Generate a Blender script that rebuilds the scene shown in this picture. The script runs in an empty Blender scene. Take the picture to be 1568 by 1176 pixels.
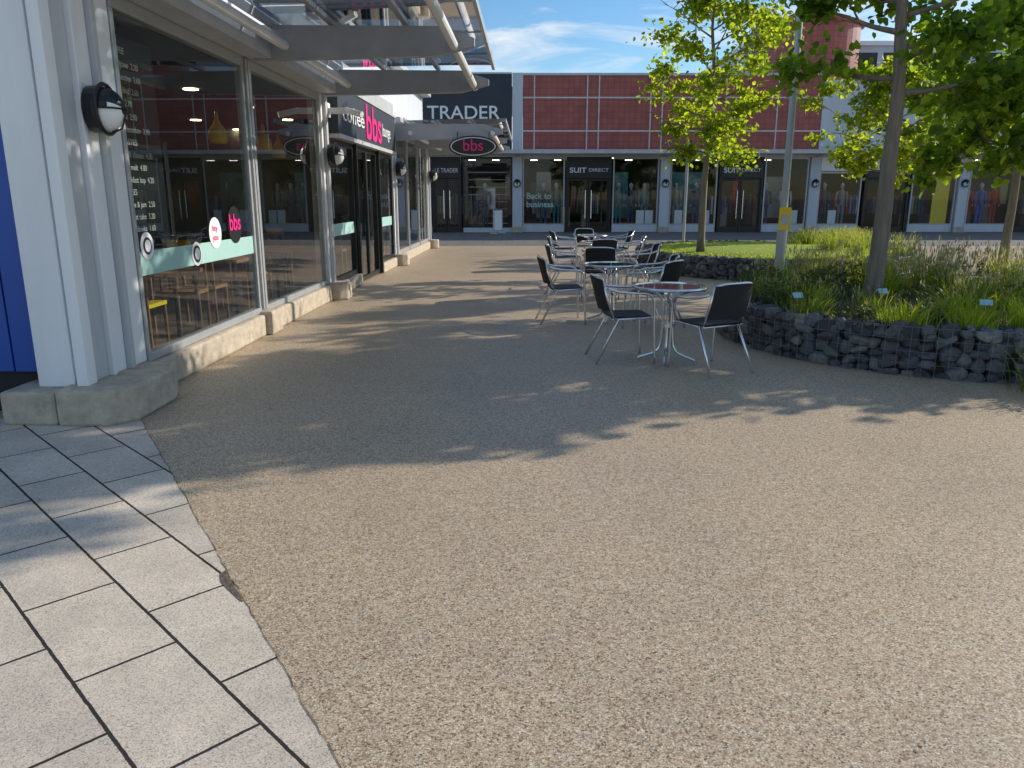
import bpy, bmesh, math, random
import numpy as np
from mathutils import Vector, Matrix
random.seed(5); rng=np.random.default_rng(5)
R=math.radians
sc=bpy.context.scene
sc.view_settings.view_transform='Standard'; sc.view_settings.look='None'; sc.view_settings.exposure=0

# ---------------------------------------------------------------- materials
def newmat(name):
    m=bpy.data.materials.new(name); m.use_nodes=True
    nt=m.node_tree
    for n in list(nt.nodes):
        if n.type not in('OUTPUT_MATERIAL','BSDF_PRINCIPLED'): nt.nodes.remove(n)
    return m,nt,nt.nodes['Principled BSDF'],nt.nodes['Material Output']
def N(nt,t,**k):
    n=nt.nodes.new(t)
    for a,b in k.items():
        if a.startswith('i_'): n.inputs[a[2:].replace('_',' ')].default_value=b
        else: setattr(n,a,b)
    return n
def ramp(nt,stops,interp='LINEAR'):
    r=nt.nodes.new('ShaderNodeValToRGB'); r.color_ramp.interpolation=interp
    e=r.color_ramp.elements
    while len(e)<len(stops): e.new(0.5)
    for i,(p,c) in enumerate(stops):
        e[i].position=p; e[i].color=(c[0],c[1],c[2],1) if not isinstance(c,(int,float)) else (c,c,c,1)
    return r
def pbr(name,col,rough=.5,metal=0,var=.15,scale=6,bump=0,bscale=60,spec=.5,streak=False):
    m,nt,b,o=newmat(name); L=nt.links
    b.inputs['Roughness'].default_value=rough; b.inputs['Metallic'].default_value=metal
    b.inputs['Specular IOR Level'].default_value=spec
    tc=N(nt,'ShaderNodeTexCoord'); mp=N(nt,'ShaderNodeMapping')
    if streak: mp.inputs['Scale'].default_value=(1,1,.12)
    L.new(tc.outputs['Object'],mp.inputs['Vector'])
    no=N(nt,'ShaderNodeTexNoise',i_Scale=scale,i_Detail=6,i_Roughness=.65)
    L.new(mp.outputs[0],no.inputs['Vector'])
    r=ramp(nt,[(.3,[c*(1-var) for c in col]),(.7,[min(1,c*(1+var)) for c in col])])
    L.new(no.outputs['Fac'],r.inputs[0]); L.new(r.outputs[0],b.inputs['Base Color'])
    if bump:
        n2=N(nt,'ShaderNodeTexNoise',i_Scale=bscale,i_Detail=4); L.new(tc.outputs['Object'],n2.inputs['Vector'])
        bp=N(nt,'ShaderNodeBump',i_Strength=bump,i_Distance=.01); L.new(n2.outputs['Fac'],bp.inputs['Height']); L.new(bp.outputs[0],b.inputs['Normal'])
    return m
def glassmat(name,tint,base=.07,gain=.85,pw=4,rough=0.0):
    m,nt,b,o=newmat(name); nt.nodes.remove(b); L=nt.links
    tr=N(nt,'ShaderNodeBsdfTransparent'); tr.inputs[0].default_value=(*tint,1)
    gl=N(nt,'ShaderNodeBsdfGlossy'); gl.inputs['Roughness'].default_value=rough; gl.inputs[0].default_value=(.95,.97,1,1)
    lw=N(nt,'ShaderNodeLayerWeight',i_Blend=.5)
    p=N(nt,'ShaderNodeMath',operation='POWER'); p.inputs[1].default_value=pw; L.new(lw.outputs['Facing'],p.inputs[0])
    a=N(nt,'ShaderNodeMath',operation='MULTIPLY_ADD'); a.inputs[1].default_value=gain; a.inputs[2].default_value=base; L.new(p.outputs[0],a.inputs[0])
    mx=N(nt,'ShaderNodeMixShader'); L.new(a.outputs[0],mx.inputs[0]); L.new(tr.outputs[0],mx.inputs[1]); L.new(gl.outputs[0],mx.inputs[2])
    L.new(mx.outputs[0],o.inputs[0]); return m
def leafmat(name,stops,trans=.5,tmul=1.6):
    m,nt,b,o=newmat(name); L=nt.links
    g=N(nt,'ShaderNodeNewGeometry'); r=ramp(nt,stops); L.new(g.outputs['Random Per Island'],r.inputs[0])
    L.new(r.outputs[0],b.inputs['Base Color']); b.inputs['Roughness'].default_value=.5; b.inputs['Specular IOR Level'].default_value=.3
    t=N(nt,'ShaderNodeBsdfTranslucent')
    mm=N(nt,'ShaderNodeMix',data_type='RGBA',blend_type='MULTIPLY'); mm.inputs['Factor'].default_value=1
    L.new(r.outputs[0],mm.inputs[6]); mm.inputs[7].default_value=(tmul*1.25,tmul*1.15,tmul*.35,1)
    L.new(mm.outputs[2],t.inputs[0])
    mx=N(nt,'ShaderNodeMixShader'); mx.inputs[0].default_value=trans
    L.new(b.outputs[0],mx.inputs[1]); L.new(t.outputs[0],mx.inputs[2]); L.new(mx.outputs[0],o.inputs[0]); return m
def islandmat(name,stops,rough=.8,bump=.5,bscale=40):
    m,nt,b,o=newmat(name); L=nt.links
    g=N(nt,'ShaderNodeNewGeometry'); r=ramp(nt,stops); L.new(g.outputs['Random Per Island'],r.inputs[0])
    tc=N(nt,'ShaderNodeTexCoord'); no=N(nt,'ShaderNodeTexNoise',i_Scale=bscale,i_Detail=5); L.new(tc.outputs['Object'],no.inputs['Vector'])
    r2=ramp(nt,[(.3,.65),(.7,1.25)]); L.new(no.outputs['Fac'],r2.inputs[0])
    mm=N(nt,'ShaderNodeMix',data_type='RGBA',blend_type='MULTIPLY'); mm.inputs['Factor'].default_value=1
    L.new(r.outputs[0],mm.inputs[6]); L.new(r2.outputs[0],mm.inputs[7]); L.new(mm.outputs[2],b.inputs['Base Color'])
    b.inputs['Roughness'].default_value=rough
    bp=N(nt,'ShaderNodeBump',i_Strength=bump,i_Distance=.01); L.new(no.outputs['Fac'],bp.inputs['Height']); L.new(bp.outputs[0],b.inputs['Normal'])
    return m
def emis(name,col,s,samp=True):
    m,nt,b,o=newmat(name); b.inputs['Emission Color'].default_value=(*col,1); b.inputs['Emission Strength'].default_value=s
    b.inputs['Base Color'].default_value=(*col,1)
    if not samp: m.cycles.emission_sampling='NONE'
    return m

def resin():
    m,nt,b,o=newmat('resin_gravel'); L=nt.links
    tc=N(nt,'ShaderNodeTexCoord')
    v=N(nt,'ShaderNodeTexVoronoi',i_Scale=170); L.new(tc.outputs['Object'],v.inputs['Vector'])
    sp=N(nt,'ShaderNodeSeparateColor'); L.new(v.outputs['Color'],sp.inputs[0])
    r=ramp(nt,[(0,(.13,.08,.045)),(.10,(.34,.235,.135)),(.35,(.52,.38,.24)),(.65,(.61,.475,.325)),(.9,(.66,.545,.40)),(1,(.78,.70,.57))])
    L.new(sp.outputs[0],r.inputs[0])
    rd=ramp(nt,[(.35,1.0),(.8,.6)]); L.new(v.outputs['Distance'],rd.inputs[0])
    m1=N(nt,'ShaderNodeMix',data_type='RGBA',blend_type='MULTIPLY'); m1.inputs['Factor'].default_value=1
    L.new(r.outputs[0],m1.inputs[6]); L.new(rd.outputs[0],m1.inputs[7])
    n1=N(nt,'ShaderNodeTexNoise',i_Scale=.9,i_Detail=8,i_Roughness=.72); L.new(tc.outputs['Object'],n1.inputs['Vector'])
    r1=ramp(nt,[(.3,(.86,.86,.88)),(.5,(1,1,1)),(.7,(1.09,1.06,1.0))]); L.new(n1.outputs['Fac'],r1.inputs[0])
    m2=N(nt,'ShaderNodeMix',data_type='RGBA',blend_type='MULTIPLY'); m2.inputs['Factor'].default_value=1
    L.new(m1.outputs[2],m2.inputs[6]); L.new(r1.outputs[0],m2.inputs[7])
    n3=N(nt,'ShaderNodeTexNoise',i_Scale=34,i_Detail=2); L.new(tc.outputs['Object'],n3.inputs['Vector'])
    r3=ramp(nt,[(.35,.86),(.62,1.08)]); L.new(n3.outputs['Fac'],r3.inputs[0])
    m3=N(nt,'ShaderNodeMix',data_type='RGBA',blend_type='MULTIPLY'); m3.inputs['Factor'].default_value=1
    L.new(m2.outputs[2],m3.inputs[6]); L.new(r3.outputs[0],m3.inputs[7])
    L.new(m3.outputs[2],b.inputs['Base Color'])
    b.inputs['Roughness'].default_value=.55; b.inputs['Specular IOR Level'].default_value=.5
    bp=N(nt,'ShaderNodeBump',i_Strength=.28,i_Distance=.0015,invert=True); L.new(v.outputs['Distance'],bp.inputs['Height']); L.new(bp.outputs[0],b.inputs['Normal'])
    return m
def slabs(name,rot,loc,bw,rh,mortar,c1,c2,spk=260,mc=(.04,.035,.03)):
    m,nt,b,o=newmat(name); L=nt.links
    tc=N(nt,'ShaderNodeTexCoord'); mp=N(nt,'ShaderNodeMapping'); mp.inputs['Rotation'].default_value=(0,0,rot); mp.inputs['Location'].default_value=loc
    L.new(tc.outputs['Object'],mp.inputs[0])
    nd=N(nt,'ShaderNodeTexNoise',i_Scale=25,i_Detail=3); L.new(tc.outputs['Object'],nd.inputs['Vector'])
    vm=N(nt,'ShaderNodeVectorMath',operation='MULTIPLY_ADD'); vm.inputs[1].default_value=(.006,.006,0); L.new(nd.outputs['Color'],vm.inputs[0]); L.new(mp.outputs[0],vm.inputs[2])
    br=N(nt,'ShaderNodeTexBrick',offset=.45,squash=1); br.inputs['Scale'].default_value=1
    br.inputs['Brick Width'].default_value=bw; br.inputs['Row Height'].default_value=rh; br.inputs['Mortar Size'].default_value=mortar; br.inputs['Mortar Smooth'].default_value=.2
    br.inputs['Color1'].default_value=(*c1,1); br.inputs['Color2'].default_value=(*c2,1); br.inputs['Mortar'].default_value=(*mc,1)
    L.new(vm.outputs[0],br.inputs['Vector'])
    v=N(nt,'ShaderNodeTexVoronoi',i_Scale=spk); L.new(tc.outputs['Object'],v.inputs['Vector'])
    sp=N(nt,'ShaderNodeSeparateColor'); L.new(v.outputs['Color'],sp.inputs[0]); r=ramp(nt,[(0,.5),(.3,.9),(1,1.18)]); L.new(sp.outputs[0],r.inputs[0])
    m1=N(nt,'ShaderNodeMix',data_type='RGBA',blend_type='MULTIPLY'); m1.inputs['Factor'].default_value=1
    L.new(br.outputs['Color'],m1.inputs[6]); L.new(r.outputs[0],m1.inputs[7])
    n1=N(nt,'ShaderNodeTexNoise',i_Scale=2.2,i_Detail=9,i_Roughness=.75); L.new(tc.outputs['Object'],n1.inputs['Vector']); r1=ramp(nt,[(.3,.76),(.7,1.14)]); L.new(n1.outputs['Fac'],r1.inputs[0])
    m2=N(nt,'ShaderNodeMix',data_type='RGBA',blend_type='MULTIPLY'); m2.inputs['Factor'].default_value=1
    L.new(m1.outputs[2],m2.inputs[6]); L.new(r1.outputs[0],m2.inputs[7]); L.new(m2.outputs[2],b.inputs['Base Color'])
    b.inputs['Roughness'].default_value=.75; b.inputs['Specular IOR Level'].default_value=.3
    bp=N(nt,'ShaderNodeBump',i_Strength=.8,i_Distance=.006,invert=True); L.new(br.outputs['Fac'],bp.inputs['Height']); L.new(bp.outputs[0],b.inputs['Normal'])
    return m
def redtile():
    m,nt,b,o=newmat('red_cladding'); L=nt.links
    tc=N(nt,'ShaderNodeTexCoord'); mp=N(nt,'ShaderNodeMapping'); mp.inputs['Rotation'].default_value=(R(90),0,0); L.new(tc.outputs['Object'],mp.inputs[0])
    br=N(nt,'ShaderNodeTexBrick',offset=0); br.inputs['Scale'].default_value=1
    br.inputs['Brick Width'].default_value=.24; br.inputs['Row Height'].default_value=.24; br.inputs['Mortar Size'].default_value=.012
    br.inputs['Color1'].default_value=(.40,.10,.08,1); br.inputs['Color2'].default_value=(.34,.08,.065,1); br.inputs['Mortar'].default_value=(.2,.06,.05,1)
    L.new(mp.outputs[0],br.inputs['Vector'])
    n1=N(nt,'ShaderNodeTexNoise',i_Scale=1.5,i_Detail=6); L.new(tc.outputs['Object'],n1.inputs['Vector']); r1=ramp(nt,[(.3,.8),(.7,1.15)]); L.new(n1.outputs['Fac'],r1.inputs[0])
    m2=N(nt,'ShaderNodeMix',data_type='RGBA',blend_type='MULTIPLY'); m2.inputs['Factor'].default_value=1
    L.new(br.outputs['Color'],m2.inputs[6]); L.new(r1.outputs[0],m2.inputs[7]); L.new(m2.outputs[2],b.inputs['Base Color']); b.inputs['Roughness'].default_value=.45
    return m

M_resin=resin()
M_slab=slabs('concrete_slabs',R(45),(0.1,-.213,0),.62,.34,.0065,(.68,.585,.465),(.60,.515,.415))
M_pave=slabs('grey_block_paving',0,(0,0,0),.4,.2,.006,(.24,.225,.21),(.19,.18,.17),120)
M_white=pbr('white_painted_steel',(.80,.80,.80),.38,var=.07,scale=3,streak=True,bump=.05)
M_white2=pbr('aged_white_trim',(.50,.51,.52),.4,var=.12,scale=4,streak=True)
M_cfr=pbr('canopy_grey_paint',(.38,.39,.41),.4,var=.12,scale=4)
M_frame=pbr('grey_aluminium_frame',(.42,.43,.44),.35,.3,var=.08)
M_alu=pbr('polished_aluminium',(.75,.75,.77),.25,.9,var=.05)
M_black=pbr('black_paint',(.012,.013,.015),.35,var=.2)
M_weave=pbr('black_weave',(.014,.014,.016),.7,var=.4,scale=90,bump=.6,bscale=160)
M_conc=pbr('sandstone_concrete',(.48,.405,.31),.85,var=.25,scale=10,bump=.7,bscale=70)
M_blue=pbr('blue_painted_panel',(.006,.07,.36),.4,var=.12,scale=3,streak=True)
M_dark=pbr('dark_void',(.02,.02,.022),.8)
M_navy=pbr('navy_fascia',(.02,.03,.045),.5,var=.15,scale=2)
M_red=redtile()
M_pale=pbr('pale_grey_render',(.55,.58,.63),.6,var=.08,scale=2,streak=True)
M_glass=glassmat('shop_glass',(.72,.78,.76),.06,.8,3.6)
M_glassB=glassmat('shopfront_glass',(.82,.87,.87),.035,.8,4)
M_cglass=glassmat('canopy_glass',(.26,.33,.39),.30,.6,2.0,.03)
M_tglass=glassmat('table_glass',(.50,.55,.55),.12,.8,3,.01)
M_pink=pbr('pink_vinyl',(.85,.02,.25),.4,var=.03)
M_teal=pbr('pale_teal_vinyl',(.36,.58,.54),.5,var=.06)
M_wht=pbr('white_vinyl',(.85,.85,.85),.5,var=.03)
M_chalk=pbr('chalk',(.6,.6,.57),.8,var=.2)
M_yel=pbr('yellow_paint',(.80,.56,.02),.4,var=.05)
M_wood=pbr('brown_wood',(.30,.15,.07),.5,var=.3,scale=12)
M_intw=pbr('interior_wall',(.20,.20,.19),.8,var=.4,scale=.8)
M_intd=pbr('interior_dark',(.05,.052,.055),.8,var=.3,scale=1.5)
M_intf=pbr('interior_floor',(.18,.14,.11),.3,var=.2,scale=5)
M_lamp=emis('warm_downlight',(1,.75,.45),14)
M_cool=emis('shop_downlight',(1,.96,.88),5)
M_bark=pbr('bark',(.22,.18,.14),.9,var=.35,scale=18,bump=.9,bscale=40,streak=True)
M_leafA=leafmat('leaf_bright',[(0,(.055,.085,.014)),(.5,(.11,.15,.02)),(1,(.18,.22,.028))],.66,3.3)
M_leafB=leafmat('leaf_green',[(0,(.045,.08,.016)),(.5,(.08,.135,.022)),(1,(.13,.19,.03))],.64,3.1)
M_blade=leafmat('grass_blade',[(0,(.08,.12,.035)),(.5,(.14,.19,.05)),(1,(.22,.25,.08))],.55,2.3)
M_lime=leafmat('lime_blade',[(0,(.15,.21,.025)),(1,(.30,.35,.06))],.55,2.3)
M_seed=leafmat('seed_head',[(0,(.30,.26,.17)),(1,(.58,.50,.36))],.35,1.1)
M_purple=leafmat('dark_shrub',[(0,(.035,.06,.028)),(1,(.10,.12,.045))],.45,1.8)
M_lawn=pbr('lawn_base',(.22,.30,.03),.9,var=.3,scale=9,bump=.5,bscale=80)
M_soil=pbr('soil',(.06,.045,.035),.95,var=.4,scale=20,bump=.8)
M_stone=islandmat('gabion_stone',[(0,(.05,.05,.055)),(.5,(.10,.10,.105)),(.85,(.16,.158,.155)),(1,(.24,.225,.20))],.85,.8,26)
M_wire=pbr('galvanised_wire',(.28,.29,.30),.5,.7)
M_post=pbr('grey_post_paint',(.36,.40,.40),.45,.2,var=.08)
M_lbl=pbr('label_blue',(.35,.58,.68),.4,var=.1,scale=30)
M_skin=pbr('mannequin_shell',(.5,.47,.43),.5)
M_c=[pbr('cloth_navy',(.05,.08,.16),.8),pbr('cloth_teal',(.08,.22,.24),.8),pbr('cloth_red',(.5,.04,.04),.8),pbr('cloth_blue',(.05,.14,.5),.8),pbr('cloth_grey',(.3,.3,.3),.8),pbr('cloth_cream',(.65,.6,.5),.8)]

# ---------------------------------------------------------------- mesh builder
class MB:
    def __init__(s): s.v=[];s.f=[];s.m=[]
    def add(s,vs,fs,mat=0):
        o=len(s.v); s.v.extend([tuple(map(float,p)) for p in vs]); s.f.extend([tuple(i+o for i in f) for f in fs]); s.m.extend([mat]*len(fs))
    def box(s,x0,x1,y0,y1,z0,z1,mat=0):
        vs=[(x0,y0,z0),(x1,y0,z0),(x1,y1,z0),(x0,y1,z0),(x0,y0,z1),(x1,y0,z1),(x1,y1,z1),(x0,y1,z1)]
        s.add(vs,[(0,3,2,1),(4,5,6,7),(0,1,5,4),(1,2,6,5),(2,3,7,6),(3,0,4,7)],mat)
    def prism(s,poly,z0,z1,mat=0,axis='z'):
        n=len(poly)
        def P(a,b,c):
            return (a,b,c) if axis=='z' else ((a,c,b) if axis=='y' else (c,a,b))
        vs=[P(a,b,z0) for a,b in poly]+[P(a,b,z1) for a,b in poly]
        s.add(vs,[tuple(range(n))[::-1],tuple(range(n,2*n))]+[(i,(i+1)%n,(i+1)%n+n,i+n) for i in range(n)],mat)
    def tube(s,pts,r,mat=0,n=8,flat=1.0):
        pts=[Vector(p) for p in pts]; k=len(pts)
        rr=r if isinstance(r,(list,tuple)) else [r]*k
        t0=(pts[1]-pts[0]).normalized(); up=Vector((0,0,1)) if abs(t0.z)<.9 else Vector((1,0,0))
        nrm=t0.cross(up).normalized(); vs=[];fs=[]
        for i,p in enumerate(pts):
            t=(pts[min(i+1,k-1)]-pts[max(i-1,0)]).normalized()
            nrm=(nrm-t*nrm.dot(t)).normalized(); bn=t.cross(nrm)
            for j in range(n):
                a=2*math.pi*j/n; vs.append(p+nrm*math.cos(a)*rr[i]+bn*math.sin(a)*rr[i]*flat)
        for i in range(k-1):
            for j in range(n):
                fs.append((i*n+j,i*n+(j+1)%n,(i+1)*n+(j+1)%n,(i+1)*n+j))
        fs.append(tuple(range(n))[::-1]); fs.append(tuple(range((k-1)*n,k*n)))
        s.add(vs,fs,mat)
    def lathe(s,prof,c=(0,0,0),mat=0,n=24,caps=True):
        vs=[];fs=[];k=len(prof)
        for r,z in prof:
            for j in range(n):
                a=2*math.pi*j/n; vs.append((c[0]+r*math.cos(a),c[1]+r*math.sin(a),c[2]+z))
        for i in range(k-1):
            for j in range(n): fs.append((i*n+j,i*n+(j+1)%n,(i+1)*n+(j+1)%n,(i+1)*n+j))
        if caps: fs.append(tuple(range(n))[::-1]); fs.append(tuple(range((k-1)*n,k*n)))
        s.add(vs,fs,mat)
    def mesh(s,name,mats,smooth=False):
        me=bpy.data.meshes.new(name); me.from_pydata(s.v,[],s.f)
        for m in mats: me.materials.append(m)
        me.polygons.foreach_set('material_index',s.m)
        if smooth: me.polygons.foreach_set('use_smooth',[True]*len(s.f))
        me.update(); return me
    def obj(s,name,mats,parent=None,loc=(0,0,0),rot=(0,0,0),smooth=False,bevel=0):
        return place(name,s.mesh(name,mats,smooth),parent,loc,rot,bevel,smooth)
def place(name,me,parent=None,loc=(0,0,0),rot=(0,0,0),bevel=0,smooth=False):
    o=bpy.data.objects.new(name,me); sc.collection.objects.link(o); o.location=loc; o.rotation_euler=rot
    if parent: o.parent=parent
    if bevel:
        b=o.modifiers.new('bevel','BEVEL'); b.width=bevel; b.segments=2; b.limit_method='ANGLE'
    return o
def empty(name,loc=(0,0,0),rot=(0,0,0)):
    o=bpy.data.objects.new(name,None); sc.collection.objects.link(o); o.location=loc; o.rotation_euler=rot; return o
def cat(pts,k=5):
    P=[Vector(p) for p in pts]; P=[P[0]*2-P[1]]+P+[P[-1]*2-P[-2]]; out=[]
    for i in range(1,len(P)-2):
        for j in range(k):
            t=j/k; a,b,c,d=P[i-1:i+3]
            out.append(.5*((2*b)+(c-a)*t+(2*a-5*b+4*c-d)*t*t+(3*b-a-3*c+d)*t**3))
    out.append(P[-2]); return out
def text(name,body,size,loc,rot,mat,parent,width=None,ext=.01,align='LEFT',off=0):
    cu=bpy.data.curves.new(name,'FONT'); cu.body=body; cu.size=size; cu.extrude=ext; cu.align_x=align; cu.offset=off
    cu.materials.append(mat)
    o=bpy.data.objects.new(name,cu); sc.collection.objects.link(o); o.location=loc; o.rotation_euler=rot
    if parent: o.parent=parent
    if width:
        bpy.context.view_layer.update(); w=o.dimensions.x
        if w>0: o.scale.x=width/w
    return o
FR=(R(90),0,R(90)); FB=(R(90),0,0)

# ---------------------------------------------------------------- ground
mb=MB(); mb.add([(-300,-300,0),(300,-300,0),(300,300,0),(-300,300,0)],[(0,1,2,3)])
mb.obj('ground',[M_resin])
edge=[]
for i in range(220):
    t=i/219; y=5.30-8.3*t; x=-.48+(1.83-y)*.63
    edge.append((x+random.uniform(-.004,.004)+.003*math.sin(i*.5),y,.004))
poly=edge+[(-16,-3,.004),(-16,5.30,.004)]
mb=MB(); mb.add(poly,[tuple(range(len(poly)))[::-1]]); mb.obj('slab_paving',[M_slab])
mb=MB(); mb.add([(-30,25.2,.004),(40,25.2,.004),(40,34.7,.004),(-30,34.7,.004)],[(0,1,2,3)]); mb.obj('far_paving',[M_pave])
mb=MB()
for i in range(0,218):
    a=edge[i];b=edge[i+1]; w=random.uniform(.001,.006)
    mb.add([(a[0],a[1],.0055),(a[0]+w,a[1],.0055),(b[0]+w,b[1],.0055),(b[0],b[1],.0055)],[(0,1,2,3)])
mb.add([(-1.215,3.0,.0062),(-1.16,2.90,.0062),(-1.05,2.73,.0062),(-1.07,2.74,.0062),(-1.14,2.82,.0062),(-1.20,2.89,.0062),(-1.23,2.96,.0062)],[(0,6,5,4,3,2,1)])
mb.obj('paving_edge_joint',[pbr('joint_grit',(.13,.10,.07),.95,var=.5,scale=60,bump=.8)])
mb=MB()
for i in range(420):
    if i<200: x=-2.8+abs(random.gauss(0,.12)); y=random.uniform(5.9,22)
    else: x,y=random.uniform(-3,5),random.uniform(1.6,14)
    s=random.uniform(.004,.013); a=random.uniform(0,6.28); c,q=math.cos(a)*s,math.sin(a)*s
    mb.add([(x-c,y-q,.007),(x+q*.5,y-c*.5,.009),(x+c,y+q,.010),(x-q*.5,y+c*.5,.009)],[(0,1,2,3)])
mb.obj('leaf_litter',[islandmat('litter',[(0,(.05,.035,.02)),(.6,(.16,.11,.05)),(1,(.25,.22,.10))])])

# ---------------------------------------------------------------- bulkhead lamp mesh (axis +X)
def lampmesh():
    mb=MB(); n=20
    def ell(x,ry,rz): return [(x,ry*math.cos(2*math.pi*j/n),rz*math.sin(2*math.pi*j/n)) for j in range(n)]
    rings=[ell(0,.13,.155),ell(.07,.135,.16),ell(.10,.125,.15)]
    for k in range(1,6):
        a=k/6*math.pi/2; rings.append(ell(.10+.13*math.sin(a),.12*math.cos(a),.145*math.cos(a)))
    for i in range(len(rings)-1):
        for j in range(n):
            q=[rings[i][j],rings[i][(j+1)%n],rings[i+1][(j+1)%n],rings[i+1][j]]
            zc=sum(p[2] for p in q)/4
            mb.add(q,[(0,1,2,3)],0 if (i<2 or zc>.02) else 1)
    mb.add(rings[-1],[tuple(range(n))],0)
    mb.tube([(.105,.142*math.cos(t),.167*math.sin(t)) for t in np.linspace(0,2*math.pi,25)],.014,0,6)
    mb.tube([(.105,0,-.165),(.2,0,-.13),(.25,0,0)],.007,0,6)
    mb.tube([(.10,-.14,0),(.2,-.10,-.0),(.245,0,0),(.2,.10,0),(.10,.14,0)],.007,0,6)
    return mb.mesh('lamp',[M_black,M_wht])
LM=lampmesh()

# ---------------------------------------------------------------- left building (cafe)
cafe=empty('cafe_building',(-3.10,0,0),(0,0,-math.atan(.022)))
def quads(mb,x,y0,y1,z0,z1,mat=0): mb.add([(x,y0,z0),(x,y1,z0),(x,y1,z1),(x,y0,z1)],[(0,1,2,3)],mat)
mb=MB()
mb.box(-.15,.10,6.12,8.72,0,.24); mb.box(-.15,.17,8.74,9.12,0,.27); mb.box(-.15,.10,9.14,11.75,0,.24)
mb.prism([(-.55,5.12),(-.16,5.12),(-.16,6.0),(-.55,6.0)],0,.24)
mb.prism([(-.15,5.10),(.20,5.10),(.34,5.26),(.34,5.86),(.25,6.10),(-.15,6.10)],0,.26)
for y in (12,18,24):
    mb.prism([(-.15,y-.24),(.2,y-.24),(.32,y-.14),(.32,y+.14),(.2,y+.24),(-.15,y+.24)],0,.26)
mb.box(-.15,.10,12.26,14.0,0,.2); mb.box(-.15,.10,16.1,17.74,0,.2); mb.box(-.15,.10,18.26,23.74,0,.22)
mb.obj('plinth',[M_conc],cafe,bevel=.025)
mb=MB()
mb.box(-.36,-.10,5.28,5.46,.24,4.2,0)
mb.box(-.095,-.055,5.33,5.46,.26,4.2,1)
mb.box(-.05,.03,5.22,5.34,.26,4.2,0)
mb.box(-.05,-.005,5.345,5.56,.26,4.2,1)
mb.box(-.05,.035,5.565,5.61,.26,4.2,0)
mb.box(-.05,.005,5.615,5.80,.26,4.2,0)
mb.box(-.05,.05,5.805,5.86,.26,4.2,1)
mb.box(-.05,.015,5.865,6.10,.26,4.2,0)
mb.box(-.2,-.055,5.47,6.08,.26,4.2,1)
for y in (12,18,24):
    mb.box(-.15,.05,y-.15,y+.15,.26,3.3,0); mb.box(.052,.10,y-.05,y+.05,.26,3.2,1)
mb.obj('column',[M_white,M_white2],cafe,bevel=.006)
mb=MB()
for i in range(16):
    x1=-.37-i*.25; mb.box(x1-.235,x1,5.42,5.6,.32,4.2,0); mb.box(x1-.25,x1-.235,5.44,5.6,.32,4.2,0)
mb.box(-4.4,-.37,5.5,5.62,0,.31,1)
mb.obj('blue_panel',[M_blue,M_dark],cafe)
mb=MB()
fr=[(6.11,8.82),(9.0,11.82),(18.18,20.1),(20.2,22.0),(22.1,23.8)]
for a,b in fr:
    mb.box(-.06,.03,a,b,.245 if a<18 else .222,.31,0); mb.box(-.06,.03,a,b,2.90,3.0,0)
    mb.box(-.06,.025,a,a+.05,.31,2.9,0); mb.box(-.06,.025,b-.05,b,.31,2.9,0)
mb.box(-.06,.045,8.85,8.90,.28,2.99,0); mb.box(-.06,.045,8.93,8.98,.28,2.99,0)
mb.obj('window_frame',[M_frame],cafe,bevel=.004)
mb=MB()
for a,b in ((12.2,13.95),(14.05,15.05),(15.05,16.0),(16.15,17.8)):
    zb=.205 if (a<14 or a>16) else .02
    mb.box(-.06,.03,a,a+.06,zb,2.42); mb.box(-.06,.03,b-.06,b,zb,2.42); mb.box(-.06,.03,a+.06,b-.06,2.34,2.42); mb.box(-.06,.03,a+.06,b-.06,zb,zb+.08)
mb.box(0.031,.09,13.97,14.04,.02,2.44); mb.box(0.031,.09,16.02,16.1,.02,2.44)
mb.tube([(.08,15.0,.8),(.08,15.0,1.5)],.015,0); mb.tube([(.08,15.12,.8),(.08,15.12,1.5)],.015,0)
mb.box(-.06,.15,12.5,17.7,2.50,3.2,1)
mb.obj('entrance_frame',[M_black,M_navy],cafe,bevel=.004)
mb=MB(); mb.box(.0,.17,12.5,17.7,2.43,2.495); mb.box(.0,.17,12.5,17.7,3.205,3.25); mb.obj('sign_trim',[M_white2],cafe)
mb=MB()
for a,b in fr: quads(mb,0,a+.05,b-.05,.31,2.9)
for a,b in ((12.26,13.89),(14.11,14.99),(15.11,15.94),(16.21,17.74)): quads(mb,0,a,b,.1,2.34)
mb.obj('window_glass',[M_glass],cafe)
mb=MB()
mb.box(-.1,.30,6.11,11.84,3.003,3.28,0); mb.box(-.1,.20,18.16,23.84,3.003,3.28,0); mb.box(-.1,.1,12.16,17.84,3.255,3.5,0)
mb.box(-.3,-.11,6.11,24.3,3.0,4.4,1)
mb.box(-8,.15,6.0,24.3,4.405,4.55,0)
mb.box(-8,-7.85,5.65,24.3,0,4.4,1); mb.box(-8,-.2,24.1,24.3,0,2.99,1)
mb.box(-7.84,-4.4,5.65,5.8,0,4.4,1)
mb.obj('upper_wall',[M_white2,M_pale],cafe,bevel=.005)
mb=MB()
mb.box(-7.8,-.16,5.7,24.1,.0,.03,0)
mb.box(-6.0,-5.9,5.9,24,.03,3.0,1); mb.box(-7.8,-.32,5.7,24.1,3.0,3.05,2)
mb.box(-5.9,-.2,5.66,5.72,.03,3,1); mb.box(-5.9,-.5,17.95,18.05,.03,3.0,1)
mb.box(-5.0,-4.2,8,14,.03,1.1,2); mb.box(-5.9,-5.6,8,14,1.4,2.4,3)
for y in np.arange(6.9,18,2.2):
    for x in (-1.6,-3.4): mb.lathe([(.10,2.985),(.10,2.997)],(x,y,0),4,14)
mb.obj('interior_shell',[M_intf,M_intw,M_intd,M_wood,M_lamp],cafe)
mb=MB()
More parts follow.
